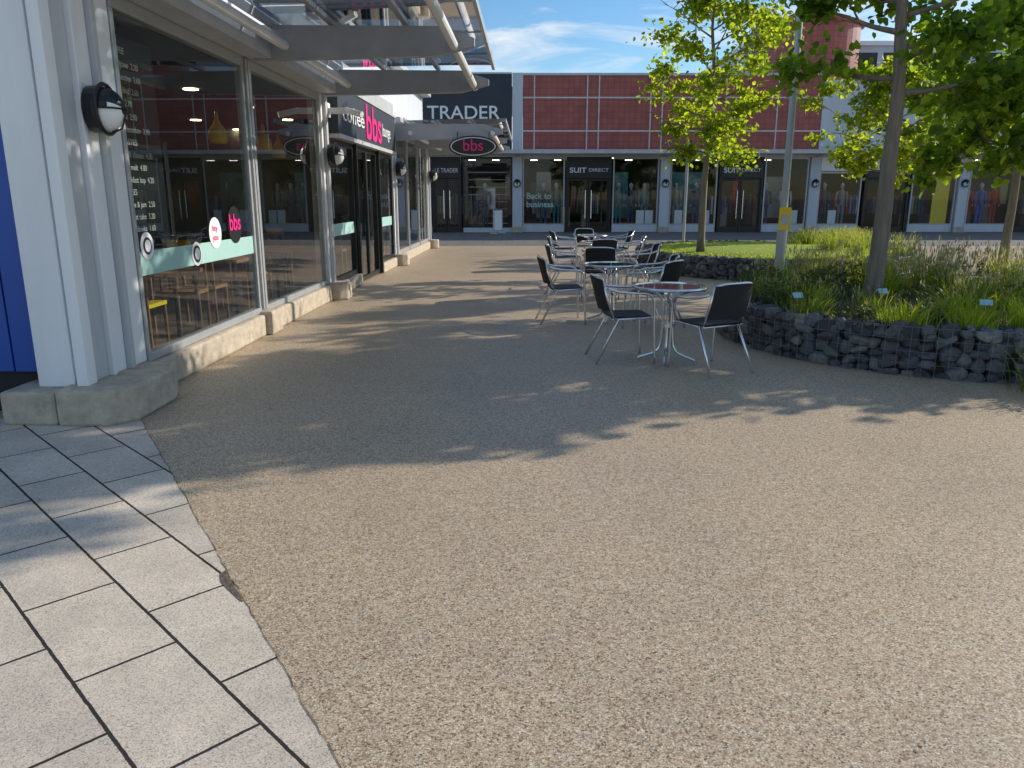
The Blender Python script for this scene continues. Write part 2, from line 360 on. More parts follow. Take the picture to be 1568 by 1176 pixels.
for y in (6.9,8.5,10.2,11.9,16.8,20,22):
    for x in (-.95,-2.6):
        mb.box(x-.33,x+.33,y-.33,y+.33,.72,.76,0)
        for sx in(-.26,.26):
            for sy in(-.26,.26): mb.tube([(x+sx,y+sy,.03),(x+sx,y+sy,.72)],.022,2 if sx>0 else 0)
        for d in(-1,1):
            cy=y+d*.55; ym=1 if (x<-2 and d>0) or (x>-2 and d<0 and y in(8.5,11.9)) else 0
            mb.box(x-.2,x+.2,cy-.2,cy+.2,.44,.48,ym)
            for sx in(-.18,.18):
                mb.tube([(x+sx,cy-d*.18,.03),(x+sx,cy-d*.18,.44)],.018,0); mb.tube([(x+sx,cy+d*.18,.03),(x+sx,cy+d*.2,.88)],.018,0)
            mb.box(x-.19,x+.19,cy+d*.19-.012,cy+d*.19+.012,.68,.86,ym)
mb.obj('interior_furniture',[M_wood,M_yel,M_black],cafe)
mb=MB()
for y,x in ((11.1,-1.2),(13.0,-1.2),(9.3,-2.4),(15,-1.6),(10.2,-3.4)):
    mb.lathe([(.02,.30),(.03,.2),(.05,.14),(.12,.05),(.13,-.08),(.11,-.12)],(x,y,2.38),0,16)
    mb.tube([(x,y,2.66),(x,y,2.98)],.006,1,5)
mb.obj('pendant_lamp',[M_yel,M_black],cafe,smooth=True)
mb=MB(); mb.box(-.22,-.18,6.2,7.15,1.15,2.80); mb.obj('menu_board',[M_black],cafe)
for i,l in enumerate(['COFFEE','americano  2.20','cappuccino  2.60','flat white  2.60','latte  2.70','mocha  2.90','hot chocolate  2.90','TOASTIES','ham & cheese  4.50','tuna melt  4.80','breakfast bap  4.20','CAKES','scone & jam  2.50','carrot cake  3.20','cold drinks  1.60']):
    text('menu_text',l,.068,(-.175,6.42,2.66-i*.1),FR,M_chalk,cafe,ext=.002)
mb=MB()
def disc(mb,x,y,z,r,mat,rz=None,n=28): mb.add([(x,y+r*math.cos(2*math.pi*j/n),z+(rz or r)*math.sin(2*math.pi*j/n)) for j in range(n)],[tuple(range(n))],mat)
quads(mb,.005,6.17,8.76,.93,1.12,0)
quads(mb,.005,12.27,13.88,.93,1.12,0); quads(mb,.005,16.22,17.7,.93,1.12,0)
disc(mb,.010,6.32,1.16,.11,1); disc(mb,.010,7.25,1.03,.11,1); disc(mb,.010,7.72,1.20,.15,1); disc(mb,.010,8.25,1.26,.19,2)
disc(mb,.013,6.32,1.16,.07,4); disc(mb,.013,7.25,1.03,.08,4)
disc(mb,.016,6.32,1.16,.05,1); disc(mb,.016,7.25,1.03,.055,1)
mb.obj('window_vinyl',[M_teal,M_wht,M_black,M_pink,M_navy],cafe)
text('vinyl_text','bbs',.23,(.016,8.08,1.21),FR,M_pink,cafe,ext=.001,off=.004)
text('vinyl_text','hey\nyou',.09,(.016,7.64,1.22),FR,M_pink,cafe,ext=.001)
text('sign_text','coffee',.36,(.155,12.75,2.72),FR,M_wht,cafe,width=1.6)
text('sign_text_pink','bbs',.85,(.155,14.5,2.57),FR,M_pink,cafe,width=1.45,off=.01)
text('sign_text_end','lounge',.34,(.155,16.1,2.72),FR,M_wht,cafe)
mb=MB(); mg=MB()
def canopy(y0,y1,arms,d=0,pur=(.95,1.75)):
    for y in arms:
        mb.prism([(.1,2.98+d),(2.1,3.02+d),(2.50,3.12+d),(2.50,3.20+d),(2.1,3.32+d),(.1,3.34+d)],y-.05,y+.05,0,'y')
    for x,z in((.45,3.13+d),(2.28,3.12+d)): mb.tube([(x,y0,z),(x,y1,z)],.05,1,14)
    for x in pur: mb.box(x-.03,x+.03,y0,y1,3.345+d,3.395+d,0)
    mb.box(2.54,2.58,y0,y1,3.36+d,3.44+d,0); mb.box(.31,.33,y0,y1,3.30+d,3.46+d,0)
    y=y0
    while y<y1-.1:
        e=min(y+1.5,y1); mg.add([(.34,y+.01,3.40+d),(2.53,y+.01,3.44+d),(2.53,e-.01,3.44+d),(.34,e-.01,3.40+d)],[(0,1,2,3)])
        mb.box(.34,2.53,e-.02,e+.02,3.43+d,3.46+d,0); y=e
canopy(5.4,12.2,(6.05,9.0,12.0)); canopy(17.9,24.3,(18,21,24),-.22)
mb.box(.6,2.5,9.3,9.36,3.47,3.95,2)
mb.obj('canopy_frame',[M_cfr,M_white,M_navy],cafe,bevel=.004); mg.obj('canopy_glass',[M_cglass],cafe)
text('canopy_board_text','bbs',.42,(1.1,9.29,3.56),FB,M_pink,cafe)
mb=MB(); mb.box(.1,.35,12.1,12.2,2.75,2.83,0); mb.tube([(.35,12.15,2.8),(.62,12.0,2.72)],.045,0,10); mb.box(.05,.1,12.08,12.22,2.7,2.9,0)
mb.obj('security_camera',[M_wht],cafe,bevel=.004)
for y,z,x in((5.68,2.14,.04),(12.0,2.15,.101),(18.0,2.15,.101),(24.0,2.15,.101)): place('wall_lamp',LM,cafe,(x,y,z))
mb=MB(); n=32
def oval(rx,rz): return [(rx*math.cos(2*math.pi*j/n),rz*math.sin(2*math.pi*j/n)) for j in range(n)]
SY=17.80
mb.prism([(1.85+a,2.62+b) for a,b in oval(.54,.23)],SY,SY+.04,0,'y'); mb.prism([(1.85+a,2.62+b) for a,b in oval(.50,.195)],SY-.01,SY-.001,1,'y')
mb.prism([(1.85+a,2.62+b) for a,b in oval(.475,.175)],SY-.02,SY-.011,2,'y')
for dx in(-.35,.35): mb.tube([(1.85+dx,SY+.05,2.7),(1.85+dx,SY+.05,2.9),(1.85+dx,18,2.95)],.008,0)
mb.obj('hanging_sign',[M_black,M_wht,M_black],cafe)
text('hanging_sign_text','bbs',.34,(1.85,SY-.025,2.53),FB,M_pink,cafe,align='CENTER')

# ---------------------------------------------------------------- back buildings
D=34.6
row=empty('shop_row_building',(0,D,0))
mb=MB()
piers=[-7.2,-3.95,0.02,6.45,12.95,19.45,26.0,32.5]
for p in piers: mb.box(p,p+.42,-.02,.3,0,3.2,0); mb.box(p-.03,p+.45,-.06,.34,0,.25,1)
mb.obj('shop_pier',[M_pale,M_conc],row,bevel=.01)
mb=MB()
mb.box(-9,0.0,.0,.3,3.46,6.55,0)
mb.box(.02,.46,-.05,.3,3.46,6.6,1)
mb.box(.47,13.2,.05,.3,3.46,6.5,2)
mb.box(13.21,35,.02,.3,3.46,6.2,1)
mb.box(-9,35,-.05,.3,3.2,3.455,3)
mb.box(-9,35,-.9,-.055,3.36,3.41,4)
mb.box(-9,35,-.98,-.905,3.30,3.46,5)
mb.box(-9,35,.31,12,6.0,6.1,1)
mb.box(.47,13.2,.0,.35,6.505,6.6,5); mb.box(13.21,35,-.03,.35,6.205,6.32,5); mb.box(-9,0,-.03,.35,6.555,6.62,3)
mb.box(-9.2,-9.01,0,12,0,6.5,1)
for x in np.arange(15.4,34,2.2): mb.box(x,x+.05,-.005,.019,3.47,6.19,3)
mb.obj('upper_facade',[M_navy,M_pale,M_red,M_frame,M_white2,M_white2],row)
mb=MB()
for x in (.95,3.2,3.7,5.9,6.4,8.6,9.1,11.3,11.8):
    mb.box(x-.025,x+.025,.01,.049,3.47,6.5)
for z in(4.27,5.62): mb.box(.47,13.2,.015,.045,z-.03,z+.03)
mb.obj('cladding_trim',[pbr('trim_line',(.62,.56,.56),.5)],row)
mb=MB()
for p in piers[1:]:
    mb.tube([(p+.2,-.03,3.2),(p+.2,-.9,3.34)],.03,0); mb.tube([(p+.2,-.06,3.9),(p+.2,-.9,3.42)],.012,0)
mb.obj('canopy_bracket',[M_white2],row)
text('fascia_text','TRADER',.76,(-3.62,-.02,4.76),FB,M_wht,row,width=3.1,ext=.02,off=.006)
text('fascia_small_text','OUTLET',.3,(-4.9,-.02,5.0),FB,M_wht,row,ext=.01)
mf=MB(); mg=MB(); mi=MB()
def glazing(x0,x1,z0=.32,z1=3.2,dark=0,muls=1):
    mf.box(x0,x1,.10,.2,z0-.3,z0,2)
    mf.box(x0,x1,.10,.18,z0,z0+.06,dark); mf.box(x0,x1,.10,.18,z1-.08,z1,dark)
    for i in range(muls+1):
        xx=x0+(x1-x0-.06)*i/muls; mf.box(xx,xx+.06,.095,.185,z0+.06,z1-.08,dark)
    mg.add([(x0,.14,z0),(x1,.14,z0),(x1,.14,z1),(x0,.14,z1)],[(0,1,2,3)])
def door(x0,x1,dark=1):
    mf.box(x0-.08,x0,.05,.22,0,3.2,dark); mf.box(x1,x1+.08,.05,.22,0,3.2,dark)
    xm=(x0+x1)/2
    for a,b in((x0,xm-.01),(xm+.01,x1)):
        mf.box(a,a+.08,.12,.18,.02,2.3,dark); mf.box(b-.08,b,.12,.18,.02,2.3,dark); mf.box(a+.08,b-.08,.12,.18,.02,.25,dark); mf.box(a+.08,b-.08,.12,.18,2.2,2.3,dark)
        mg.add([(a,.15,.2),(b,.15,.2),(b,.15,2.25),(a,.15,2.25)],[(0,1,2,3)])
    for h in(xm-.13,xm+.13): mf.tube([(h,.07,.6),(h,.07,1.8)],.022,3)
    mf.box(x0,x1,.02,.2,2.32,2.98,dark); mf.box(x0,x1,.1,.2,2.985,3.2,dark)
glazing(-9,-7.25); glazing(-6.7,-4.0)
door(-3.4,-2.3); glazing(-2.15,0.0,.2,3.2,1)
glazing(.46,2.3); door(2.42,4.25); glazing(4.4,6.4)
glazing(6.9,8.95); door(9.1,10.85); glazing(11.0,12.9)
glazing(13.4,15.25,.32,2.6); glazing(17.45,19.4,.32,2.6); door(15.45,17.25)
glazing(19.95,22.0); door(22.1,23.8); glazing(23.95,25.9); glazing(26.5,32.4,muls=3)
mf.box(13.38,19.44,-.04,.09,2.62,3.19,4)
mf.box(15.9,17.4,-.06,-.041,2.68,3.1,1)
mf.obj('shop_frame',[M_frame,M_black,M_pale,M_alu,M_wht],row); mg.obj('shop_glass',[M_glassB],row)
text('shop_sign_text','LE TRADER',.27,(-3.35,.01,2.55),FB,M_wht,row,width=1.0)
text('shop_sign_text','SUIT',.3,(2.5,.01,2.55),FB,M_wht,row,width=.72,off=.006); text('shop_sign_text','DIRECT',.2,(3.32,.005,2.59),FB,M_wht,row,width=.85)
text('shop_sign_text','SUIT',.3,(9.18,.01,2.55),FB,M_wht,row,width=.7,off=.006); text('shop_sign_text','DIRECT',.2,(9.95,.005,2.59),FB,M_wht,row,width=.82)
text('shop_sign_text','26',.42,(16.4,-.07,2.74),FB,M_wht,row)
text('poster_text','Back to\nbusiness',.36,(.62,.13,1.45),FB,M_teal,row,ext=.002,off=.006)
text('percent_poster_text','30%',.42,(17.7,.13,2.1),FB,M_wht,row,ext=.002,off=.008)  # percent poster lettering on the shop window
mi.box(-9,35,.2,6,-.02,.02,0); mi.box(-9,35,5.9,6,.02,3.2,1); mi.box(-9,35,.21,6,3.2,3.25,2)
for p in piers: mi.box(p+.1,p+.2,.31,5.9,.02,3.2,1)
for k,p in enumerate(piers[:-1]): 
    q=piers[k+1]
    for x in np.arange(p+1.0,q-.3,1.1):
        for y in(.7,2.6): mi.box(x-.16,x+.16,y-.08,y+.08,3.17,3.195,3)
mi.obj('shop_interior',[M_intf,M_intd,M_intd,M_cool],row)
md=MB()
for k in range(130):
    x=random.uniform(-6.5,32); y=random.uniform(1.6,5.5); w=random.uniform(.2,.5); h=random.uniform(.5,1.6); z=random.choice([.02,.02,1.2])
    if k%3==0: md.box(x,x+w,y,y+w,z,z+h,random.randrange(1,7))
    else:
        md.tube([(x,y,1.6),(x+w*2,y,1.6)],.02,0,5)
        for j in range(6): md.box(x+j*w/3,x+j*w/3+w/5,y-.2,y+.2,.75,1.55,random.randrange(1,7))
md.box(18.5,19.2,.25,.28,.35,2.4,7)
for x in (5.9,5.5,11.9,12.3,7.2,8.4,14.0): md.box(x,x+.35,.35,.4,.34,.95,9)
md.box(-1.25,-.75,.9,.95,1.0,1.9,9); md.box(-1.9,-1.5,.6,1,.2,1.4,8)
for i in range(8): md.box(-2.0,-.2,2.2,2.5,.3+i*.33,.33+i*.33,9)
md.box(1.1,1.75,1.1,1.13,.6,2.6,5); md.box(4.6,5.2,1.1,1.13,.6,2.6,2); md.box(11.3,12.3,1.1,1.13,.6,2.4,5); md.box(7.1,8.7,1.2,1.23,.8,2.6,2)
md.obj('shop_display',[M_alu]+M_c+[M_yel,M_navy,M_wht],row)
def manne(mb,x,y,z,c):
    mb.tube(cat([(x-.09,y,z),(x-.09,y,z+.45),(x-.08,y,z+.88)],4),[.05]*4+[.06]*4+[.09],c,8)
    mb.tube(cat([(x+.09,y,z),(x+.09,y,z+.45),(x+.08,y,z+.88)],4),[.05]*4+[.06]*4+[.09],c,8)
    mb.tube([(x,y,z+.80),(x,y,z+.95),(x,y,z+1.12),(x,y,z+1.35),(x,y,z+1.47),(x,y,z+1.52)],[.16,.17,.15,.20,.19,.07],c,12,.6)
    for d in(-1,1):
        mb.tube([(x+d*.19,y,z+1.44),(x+d*.25,y,z+1.15),(x+d*.23,y-.06,z+.88)],[.065,.05,.035],c,8)
        mb.tube([(x+d*.23,y-.06,z+.88),(x+d*.23,y-.07,z+.78)],[.03,.02],0,6)
    mb.add([(x-.05,y-.125,z+1.5),(x+.05,y-.125,z+1.5),(x,y-.135,z+1.15)],[(0,1,2)],7)
    mb.tube([(x,y,z+1.48),(x,y,z+1.58),(x,y,z+1.64),(x,y,z+1.74),(x,y,z+1.81)],[.05,.05,.085,.09,.03],0,10)
mm=MB()
for x,c in ((1.4,1),(1.98,2),(4.75,2),(5.3,1),(5.9,2),(7.3,5),(8.2,1),(11.3,1),(12.2,6),(13.9,1),(14.7,5),(20.3,3),(20.9,4),(21.5,3),(24.4,4),(25.2,3),(27,3),(28,4),(-1.2,1),(-5.5,2)):
    manne(mm,x,.75,.32,c)
mm.obj('mannequin',[M_skin]+M_c+[M_wht],row,smooth=True)
for x in (.22,6.66,13.16,19.66): place('wall_lamp',LM,row,(x,-.03,2.1),(0,0,-R(90)))
blk=empty('rear_building',(0,0,0))
mb=MB()
mb.box(11.5,24,40,48,6,8.6,0); mb.box(11.3,24.2,39.8,48,8.605,8.8,1)
for x in np.arange(12,24,1.5): mb.box(x,x+1.2,39.97,39.995,7.0,8.3,3)
mb.lathe([(2.3,6),(2.3,9.0),(2.45,9.05),(2.45,9.2),(.3,9.9)],(13.8,38.8,0),2,40)
mb.box(24.2,34,38,46,6,7.4,0)
mb.obj('rear_walls',[M_pale,M_white,M_red,M_intd],blk)

# ---------------------------------------------------------------- cafe furniture
def chairmesh():
    mb=MB(); r=.0125
    for s in(-1,1):
        mb.tube(cat([(s*.265,.23,0),(s*.265,.215,.35),(s*.27,.20,.60),(s*.275,.14,.665),(s*.275,0,.675),(s*.27,-.14,.69),(s*.235,-.235,.72)],5),r,0,8)
        mb.tube([(s*.235,.20,.435),(s*.225,-.12,.425),(s*.25,-.33,0)],r,0,8)
        mb.tube([(s*.215,-.16,.42),(s*.225,-.235,.62),(s*.21,-.275,.79)],r,0,8)
    mb.tube(cat([(-.21,-.275,.79),(-.15,-.315,.815),(0,-.335,.82),(.15,-.315,.815),(.21,-.275,.79)],4),r,0,8)
    mb.tube([(-.26,.205,.435),(.26,.205,.435)],r,0,8); mb.tube([(-.225,-.17,.425),(.225,-.17,.425)],r,0,8)
    nx,ny=8,8; vs=[];fs=[]
    for lay in(0,1):
        for j in range(ny+1):
            for i in range(nx+1):
                u=i/nx-.5; v=j/ny-.5; vs.append((u*.45,v*.40+.01,.448-.02*(1-(2*u)**2)*(1-(2*v)**2)-lay*.012))
    o=(nx+1)*(ny+1)
    for j in range(ny):
        for i in range(nx):
            a=j*(nx+1)+i; fs.append((a,a+1,a+nx+2,a+nx+1)); fs.append((o+a,o+a+nx+1,o+a+nx+2,o+a+1))
    mb.add(vs,fs,1)
    vs=[];fs=[];nx,ny=10,6
    for lay in(0,1):
        for j in range(ny+1):
            for i in range(nx+1):
                u=i/nx-.5; t=j/ny; z=.50+.30*t; y=-.20-.085*t-.055*(1-(2*u)**2)
                vs.append((u*.44,y-lay*.01,z+.012*(1-(2*u)**2)*t))
    o=(nx+1)*(ny+1)
    for j in range(ny):
        for i in range(nx):
            a=j*(nx+1)+i; fs.append((a,a+1,a+nx+2,a+nx+1)); fs.append((o+a,o+a+nx+1,o+a+nx+2,o+a+1))
    mb.add(vs,fs,1)
    return mb.mesh('chair',[M_alu,M_weave],True)
def tablemesh():
    mb=MB()
    mb.lathe([(.336,.702),(.352,.702),(.357,.715),(.352,.728),(.336,.730),(.336,.702)],(0,0,0),0,48,False)
    mb.lathe([(.3355,.722),(.0001,.722)],(0,0,0),1,48,False)
    mb.lathe([(.07,.685),(.07,.70)],(0,0,0),0,20)
    for k in range(4):
        a=k*math.pi/2+.5; c,s=math.cos(a),math.sin(a)
        mb.tube(cat([(c*.335,s*.335,.70),(c*.2,s*.2,.685),(c*.07,s*.07,.62),(c*.05,s*.05,.5),(c*.05,s*.05,.25),(c*.09,s*.09,.10),(c*.27,s*.27,.02)],5),.0155,0,8)
    mb.lathe([(.07,.34),(.07,.37)],(0,0,0),0,16)
    return mb.mesh('table',[M_alu,M_tglass],True)
CM=chairmesh(); TM=tablemesh()
def es(o):
    m=o.modifiers.new('e','EDGE_SPLIT'); m.split_angle=R(40)
for p in ((1.49,7.30),(1.23,9.75),(1.45,12.3),(1.62,14.7),(1.75,17.2)):
    o=place('bistro_table',TM,None,(p[0],p[1],0),(0,0,random.uniform(0,1))); es(o)
for x,y,f in ((1.10,7.42,6),(1.80,6.95,118),(.66,9.72,5),(1.80,10.0,178),(1.68,9.25,140),(.86,12.25,0),(2.02,12.4,182),(1.35,11.75,80),(1.0,14.7,-5),(2.2,14.8,175),(1.15,17.1,10),(2.35,17.3,185),(1.6,13.95,95),(1.7,17.95,-85)):
    o=place('bistro_chair',CM,None,(x,y,0),(0,0,R(f-90)))

# ---------------------------------------------------------------- gabion planters
bm=bmesh.new(); bmesh.ops.create_icosphere(bm,subdivisions=2,radius=1)
ICO=np.array([v.co[:] for v in bm.verts]); ICOF=[tuple(v.index for v in f.verts) for f in bm.faces]
bm.free()
def stone(mb,c,sx,sy,sz,ang,mat=0,tl=.3):
    v=ICO.copy(); v=np.sign(v)*np.abs(v)**.68
    k=rng.normal(size=(3,3)); 
    v+= .17*np.sin(v@k*1.5+rng.uniform(0,6,3))+rng.normal(scale=.035,size=v.shape)
    for _ in range(4):
        d=rng.normal(size=3); d/=np.linalg.norm(d); h=v@d; lim=.78
        v-= np.outer(np.maximum(h-lim,0),d)
    v*=np.array([sx,sy,sz])
    t=rng.normal(scale=tl); ct,st=math.cos(t),math.sin(t)
    x=v[:,0]*ct-v[:,2]*st; z=v[:,0]*st+v[:,2]*ct; y=v[:,1]
    ca,sa=math.cos(ang),math.sin(ang)
    P=np.stack([x*ca-y*sa+c[0],x*sa+y*ca+c[1],z+c[2]],1)
    mb.add(P.tolist(),ICOF,mat)
def planter(name,cx,cy,a,b,h):
    e=empty(name,(cx,cy,0)); mb=MB()
    per=math.pi*(3*(a+b)-math.sqrt((3*a+b)*(a+3*b)))
    t=0
    while t<per:
        w=random.uniform(.05,.10); t+=w*.95
        z=random.uniform(-.05,.0)
        while z<h-.03:
            hh=random.uniform(.035,.075); w2=w*random.uniform(.8,1.35)
            tt=t+random.uniform(-.03,.03)
            an=2*math.pi*tt/per; px,py=(a-.06)*math.cos(an),(b-.06)*math.sin(an)
            ta=math.atan2(b*math.cos(an),-a*math.sin(an))
            zc=min(z+hh,h-.03)
            stone(mb,(px+random.uniform(-.015,.015),py+random.uniform(-.015,.015),zc),w2,.075,hh*1.12,ta)
            z+=hh*1.85
        t+=w*.75
    for i in range(int(per*40)):
        an=random.uniform(0,2*math.pi); q=random.uniform(.02,.30)
        s=random.uniform(.02,.05)
        stone(mb,((a-q)*math.cos(an),(b-q)*math.sin(an),h+random.uniform(-.02,.008)),s,s*.8,s*.55,random.uniform(0,6))
    mb.obj('gabion_stones',[M_stone],e)
    mc=MB(); n=72
    o=[((a-.10)*math.cos(2*math.pi*i/n),(b-.10)*math.sin(2*math.pi*i/n)) for i in range(n)]
    mc.prism(o,0,h-.03,0); mc.obj('core',[M_soil],e)
    mw=MB()
    for z in np.linspace(.01,h+.012,5):
        pts=[((a+.024)*math.cos(t),(b+.024)*math.sin(t),z) for t in np.linspace(0,2*math.pi,120)]
        mw.tube(pts,.0016,0,4)
    for i in range(int(per/.1)):
        an=2*math.pi*i/int(per/.1); x,y=(a+.024)*math.cos(an),(b+.024)*math.sin(an); mw.tube([(x,y,0),(x,y,h+.012)],.0014,0,4)
    mw.obj('gabion_wire',[M_wire],e)
    return e
planter('gabion_planter',4.85,8.6,2.45,2.32,.43)
pl2=planter('gabion_planter',5.65,17.3,2.85,3.15,.40)
mb=MB(); n=64
mb.lathe([(2.55,.38),(2.5,.41),(1.5,.46),(.01,.48)],(0,0,0),0,n)
lw=mb.obj('lawn',[M_lawn],None,(5.65,17.3,0),smooth=True); lw.scale=(1,1.11,1)
def blades(mb,P,h,w,lean,mat,curve=.5,seg=3):
    for (x,y,z) in P:
        hh=h*random.uniform(.6,1.15); a=random.uniform(0,2*math.pi); l=lean*random.uniform(.2,1.2)*hh
        dx,dy=math.cos(a)*l,math.sin(a)*l; b=random.uniform(0,math.pi); wx,wy=math.cos(b)*w/2,math.sin(b)*w/2
        vs=[];
        for i in range(seg+1):
            t=i/seg; k=t**(1+curve*2); ww=1-t*.85
            zz=z+hh*(t-.25*lean*t*t)
            vs+= [(x+dx*k-wx*ww,y+dy*k-wy*ww,zz),(x+dx*k+wx*ww,y+dy*k+wy*ww,zz)]
        mb.add(vs,[(2*i,2*i+1,2*i+3,2*i+2) for i in range(seg)],mat)
mb=MB(); P=[]
while len(P)<12000:
    x,y=random.uniform(-2.55,2.55),random.uniform(-2.83,2.83)
    if (x/2.55)**2+(y/2.83)**2<1: P.append((5.65+x,17.3+y,.40+.05*(1-(x/2.55)**2-(y/2.83)**2)))
blades(mb,P,.05,.014,.8,0,seg=1); mb.obj('lawn_grass',[M_lime])
def tuft(mb,cx,cy,z,r,n,h,w,lean,mat,seed=0,sh=.15):
    P=[(cx+random.gauss(0,r*.4),cy+random.gauss(0,r*.4),z) for _ in range(n)]
    for (x,y,zz) in P:
        hh=h*random.uniform(.55,1.1); a=math.atan2(y-cy,x-cx)+random.gauss(0,.6); l=lean*random.uniform(.15,1.1)*hh
        dx,dy=math.cos(a)*l,math.sin(a)*l; b=random.uniform(0,math.pi); wx,wy=math.cos(b)*w/2,math.sin(b)*w/2
        vs=[]
        for i in range(5):
            t=i/4; k=t**1.8; ww=1-t*.85; vs+=[(x+dx*k-wx*ww,y+dy*k-wy*ww,zz+hh*(t-.35*lean*t**3)),(x+dx*k+wx*ww,y+dy*k+wy*ww,zz+hh*(t-.35*lean*t**3))]
        mb.add(vs,[(2*i,2*i+1,2*i+3,2*i+2) for i in range(4)],mat)
        if seed and random.random()<seed:
            tx,ty,tz=x+dx,y+dy,zz+hh*(1-.35*lean)
            for q in range(3):
                s=.03; o=random.uniform(-sh,0.02); a2=random.uniform(0,6.28); 
                px,py,pz=tx+random.gauss(0,.012),ty+random.gauss(0,.012),tz+o*.6
                mb.add([(px,py,pz-s),(px+.008*math.cos(a2),py+.008*math.sin(a2),pz),(px,py,pz+s),(px-.008*math.cos(a2),py-.008*math.sin(a2),pz)],[(0,1,2,3)],2)
def shrubby(mb,cx,cy,z,r,h,n,mat,ls=.03):
    for _ in range(n):
        a=random.uniform(0,6.28); q=r*math.sqrt(random.random()); zz=z+h*random.random()*(1-(q/r)**2*.6)
        c=Vector((cx+q*math.cos(a),cy+q*math.sin(a),zz)); d=Vector((random.gauss(0,1),random.gauss(0,1),random.gauss(.5,.8))).normalized(); e=d.orthogonal().normalized(); s=ls*random.uniform(.6,1.3)
        mb.add([c,c+d*s+e*s*.4,c+d*s*2,c+d*s-e*s*.4],[(0,1,2,3)],mat)
mb=MB()
z=.38
random.seed(11)
for (x,y,r,n,h,le,mat,sd) in [
  (3.55,6.95,.26,260,.38,.8,1,0),(4.15,6.85,.24,240,.34,.9,1,0),(4.75,6.95,.3,300,.42,.8,1,0),(5.2,7.4,.28,260,.42,.8,1,0),(4.4,7.5,.3,260,.42,.7,1,.05),
  (2.95,7.6,.25,220,.34,.7,0,0),(3.2,8.3,.28,260,.38,.7,1,.1),(3.05,9.0,.3,260,.42,.6,0,.1),(3.7,7.9,.25,180,.35,.7,0,.1),
  (3.4,9.8,.3,260,.48,.5,0,.3),(4.0,10.2,.3,260,.58,.4,0,.45),(4.7,10.2,.35,280,.66,.4,1,.5),(5.4,10.1,.35,280,.70,.4,0,.55),(6.1,9.6,.35,280,.68,.4,0,.55),
  (5.1,9.2,.35,260,.64,.4,0,.5),(5.8,8.7,.35,260,.64,.4,1,.4),(6.4,8.6,.3,200,.58,.4,0,.4),(5.8,7.7,.3,240,.5,.5,1,.15),(5.0,8.2,.3,240,.5,.6,0,.3),(4.5,9.3,.3,220,.55,.5,1,.4),(6.6,9.2,.3,200,.55,.4,0,.4)]:
    tuft(mb,x,y,z,r,n,h,.009,le,mat,sd)
for (x,y,r,h,n) in [(2.9,8.3,.3,.3,700),(3.3,7.3,.22,.2,450),(3.9,7.3,.25,.22,500),(3.6,9.1,.4,.35,900),(4.5,8.3,.4,.25,700),(5.3,8.0,.4,.3,700),(4.4,9.8,.5,.4,1000),(5.6,9.4,.6,.4,1200),(3.1,9.6,.35,.35,700),(6.3,8.3,.5,.4,800)]:
    shrubby(mb,x,y,z,r,h,n,3)
mb.obj('planter_planting',[M_blade,M_lime,M_seed,M_purple])
mb=MB(); tuft(mb,4.42,5.98,0,.3,260,.50,.012,.7,0,0); shrubby(mb,4.48,6.0,0,.28,.42,700,1,.035); mb.obj('edge_shrub',[M_blade,M_purple])
mb=MB()
for i in range(22):
    q=random.uniform(.3,.95); x,y=6.3+1.0*q+random.uniform(-.3,1.2),17.0+random.uniform(-1.2,2.4)
    tuft(mb,x,y,.42,.25,110,.5,.012,.5,0,.15)
mb.obj('lawn_border_planting',[M_blade,M_lime,M_seed])
for x,y,r in ((2.88,7.75,.3),(3.9,8.1,.2),(4.45,7.2,-.3)):
    mb=MB(); mb.tube([(0,0,0),(0,0,.20)],.005,1,6)
    mb.prism([(-.055,-.001),(.055,-.001),(.055,.06),(-.055,.06)],-.003,.003,0,'y')
    for v in range(len(mb.v)-8,len(mb.v)):
        X,Y,Z=mb.v[v]; mb.v[v]=(X,Y-.02+Z*.6,.18+Z*.8)
    mb.obj('plant_label',[M_lbl,M_alu],None,(x,y,.38),(0,0,r))

# ---------------------------------------------------------------- posts
mb=MB(); mb.tube([(0,0,0),(0,0,1.0),(0,0,1.02),(0,0,6.5)],[.085,.085,.06,.05],0,16); mb.tube(cat([(0,0,6.5),(.0,-.1,6.8),(0,-.8,6.95)],4),.035,0,8)
mb.prism([(-.12,-.9),(.12,-.9),(.15,-1.4),(-.15,-1.4)],6.9,7.0,0)
mb.box(-.10,.10,-.085,-.07,1.0,1.37,1); mb.box(-.07,.07,-.088,-.0855,1.08,1.25,2)
mb.obj('street_lamp',[M_post,M_yel,M_frame],None,(4.60,13.35,0))
mb=MB(); mb.tube([(0,0,0),(0,0,3.05)],.045,0,12); mb.lathe([(.06,3.05),(.05,3.09),(.01,3.1)],(0,0,0),0,12); mb.lathe([(.09,0),(.09,.03)],(0,0,0),0,12)
mb.obj('metal_post',[M_post],None,(5.17,23.6,0))
mb=MB(); mb.box(-.28,.28,-.02,.02,.12,1.0,0); mb.box(-.25,.25,-.025,-.0205,.16,.96,1); mb.box(-.3,-.26,-.2,.2,0,.05,0); mb.box(.26,.3,-.2,.2,0,.05,0); mb.box(-.3,-.285,-.02,.02,.05,1.0,0); mb.box(.285,.3,-.02,.02,.05,1.0,0)
mb.obj('pavement_sign',[M_frame,M_wht],None,(-.6,33.4,0),(0,0,.9))

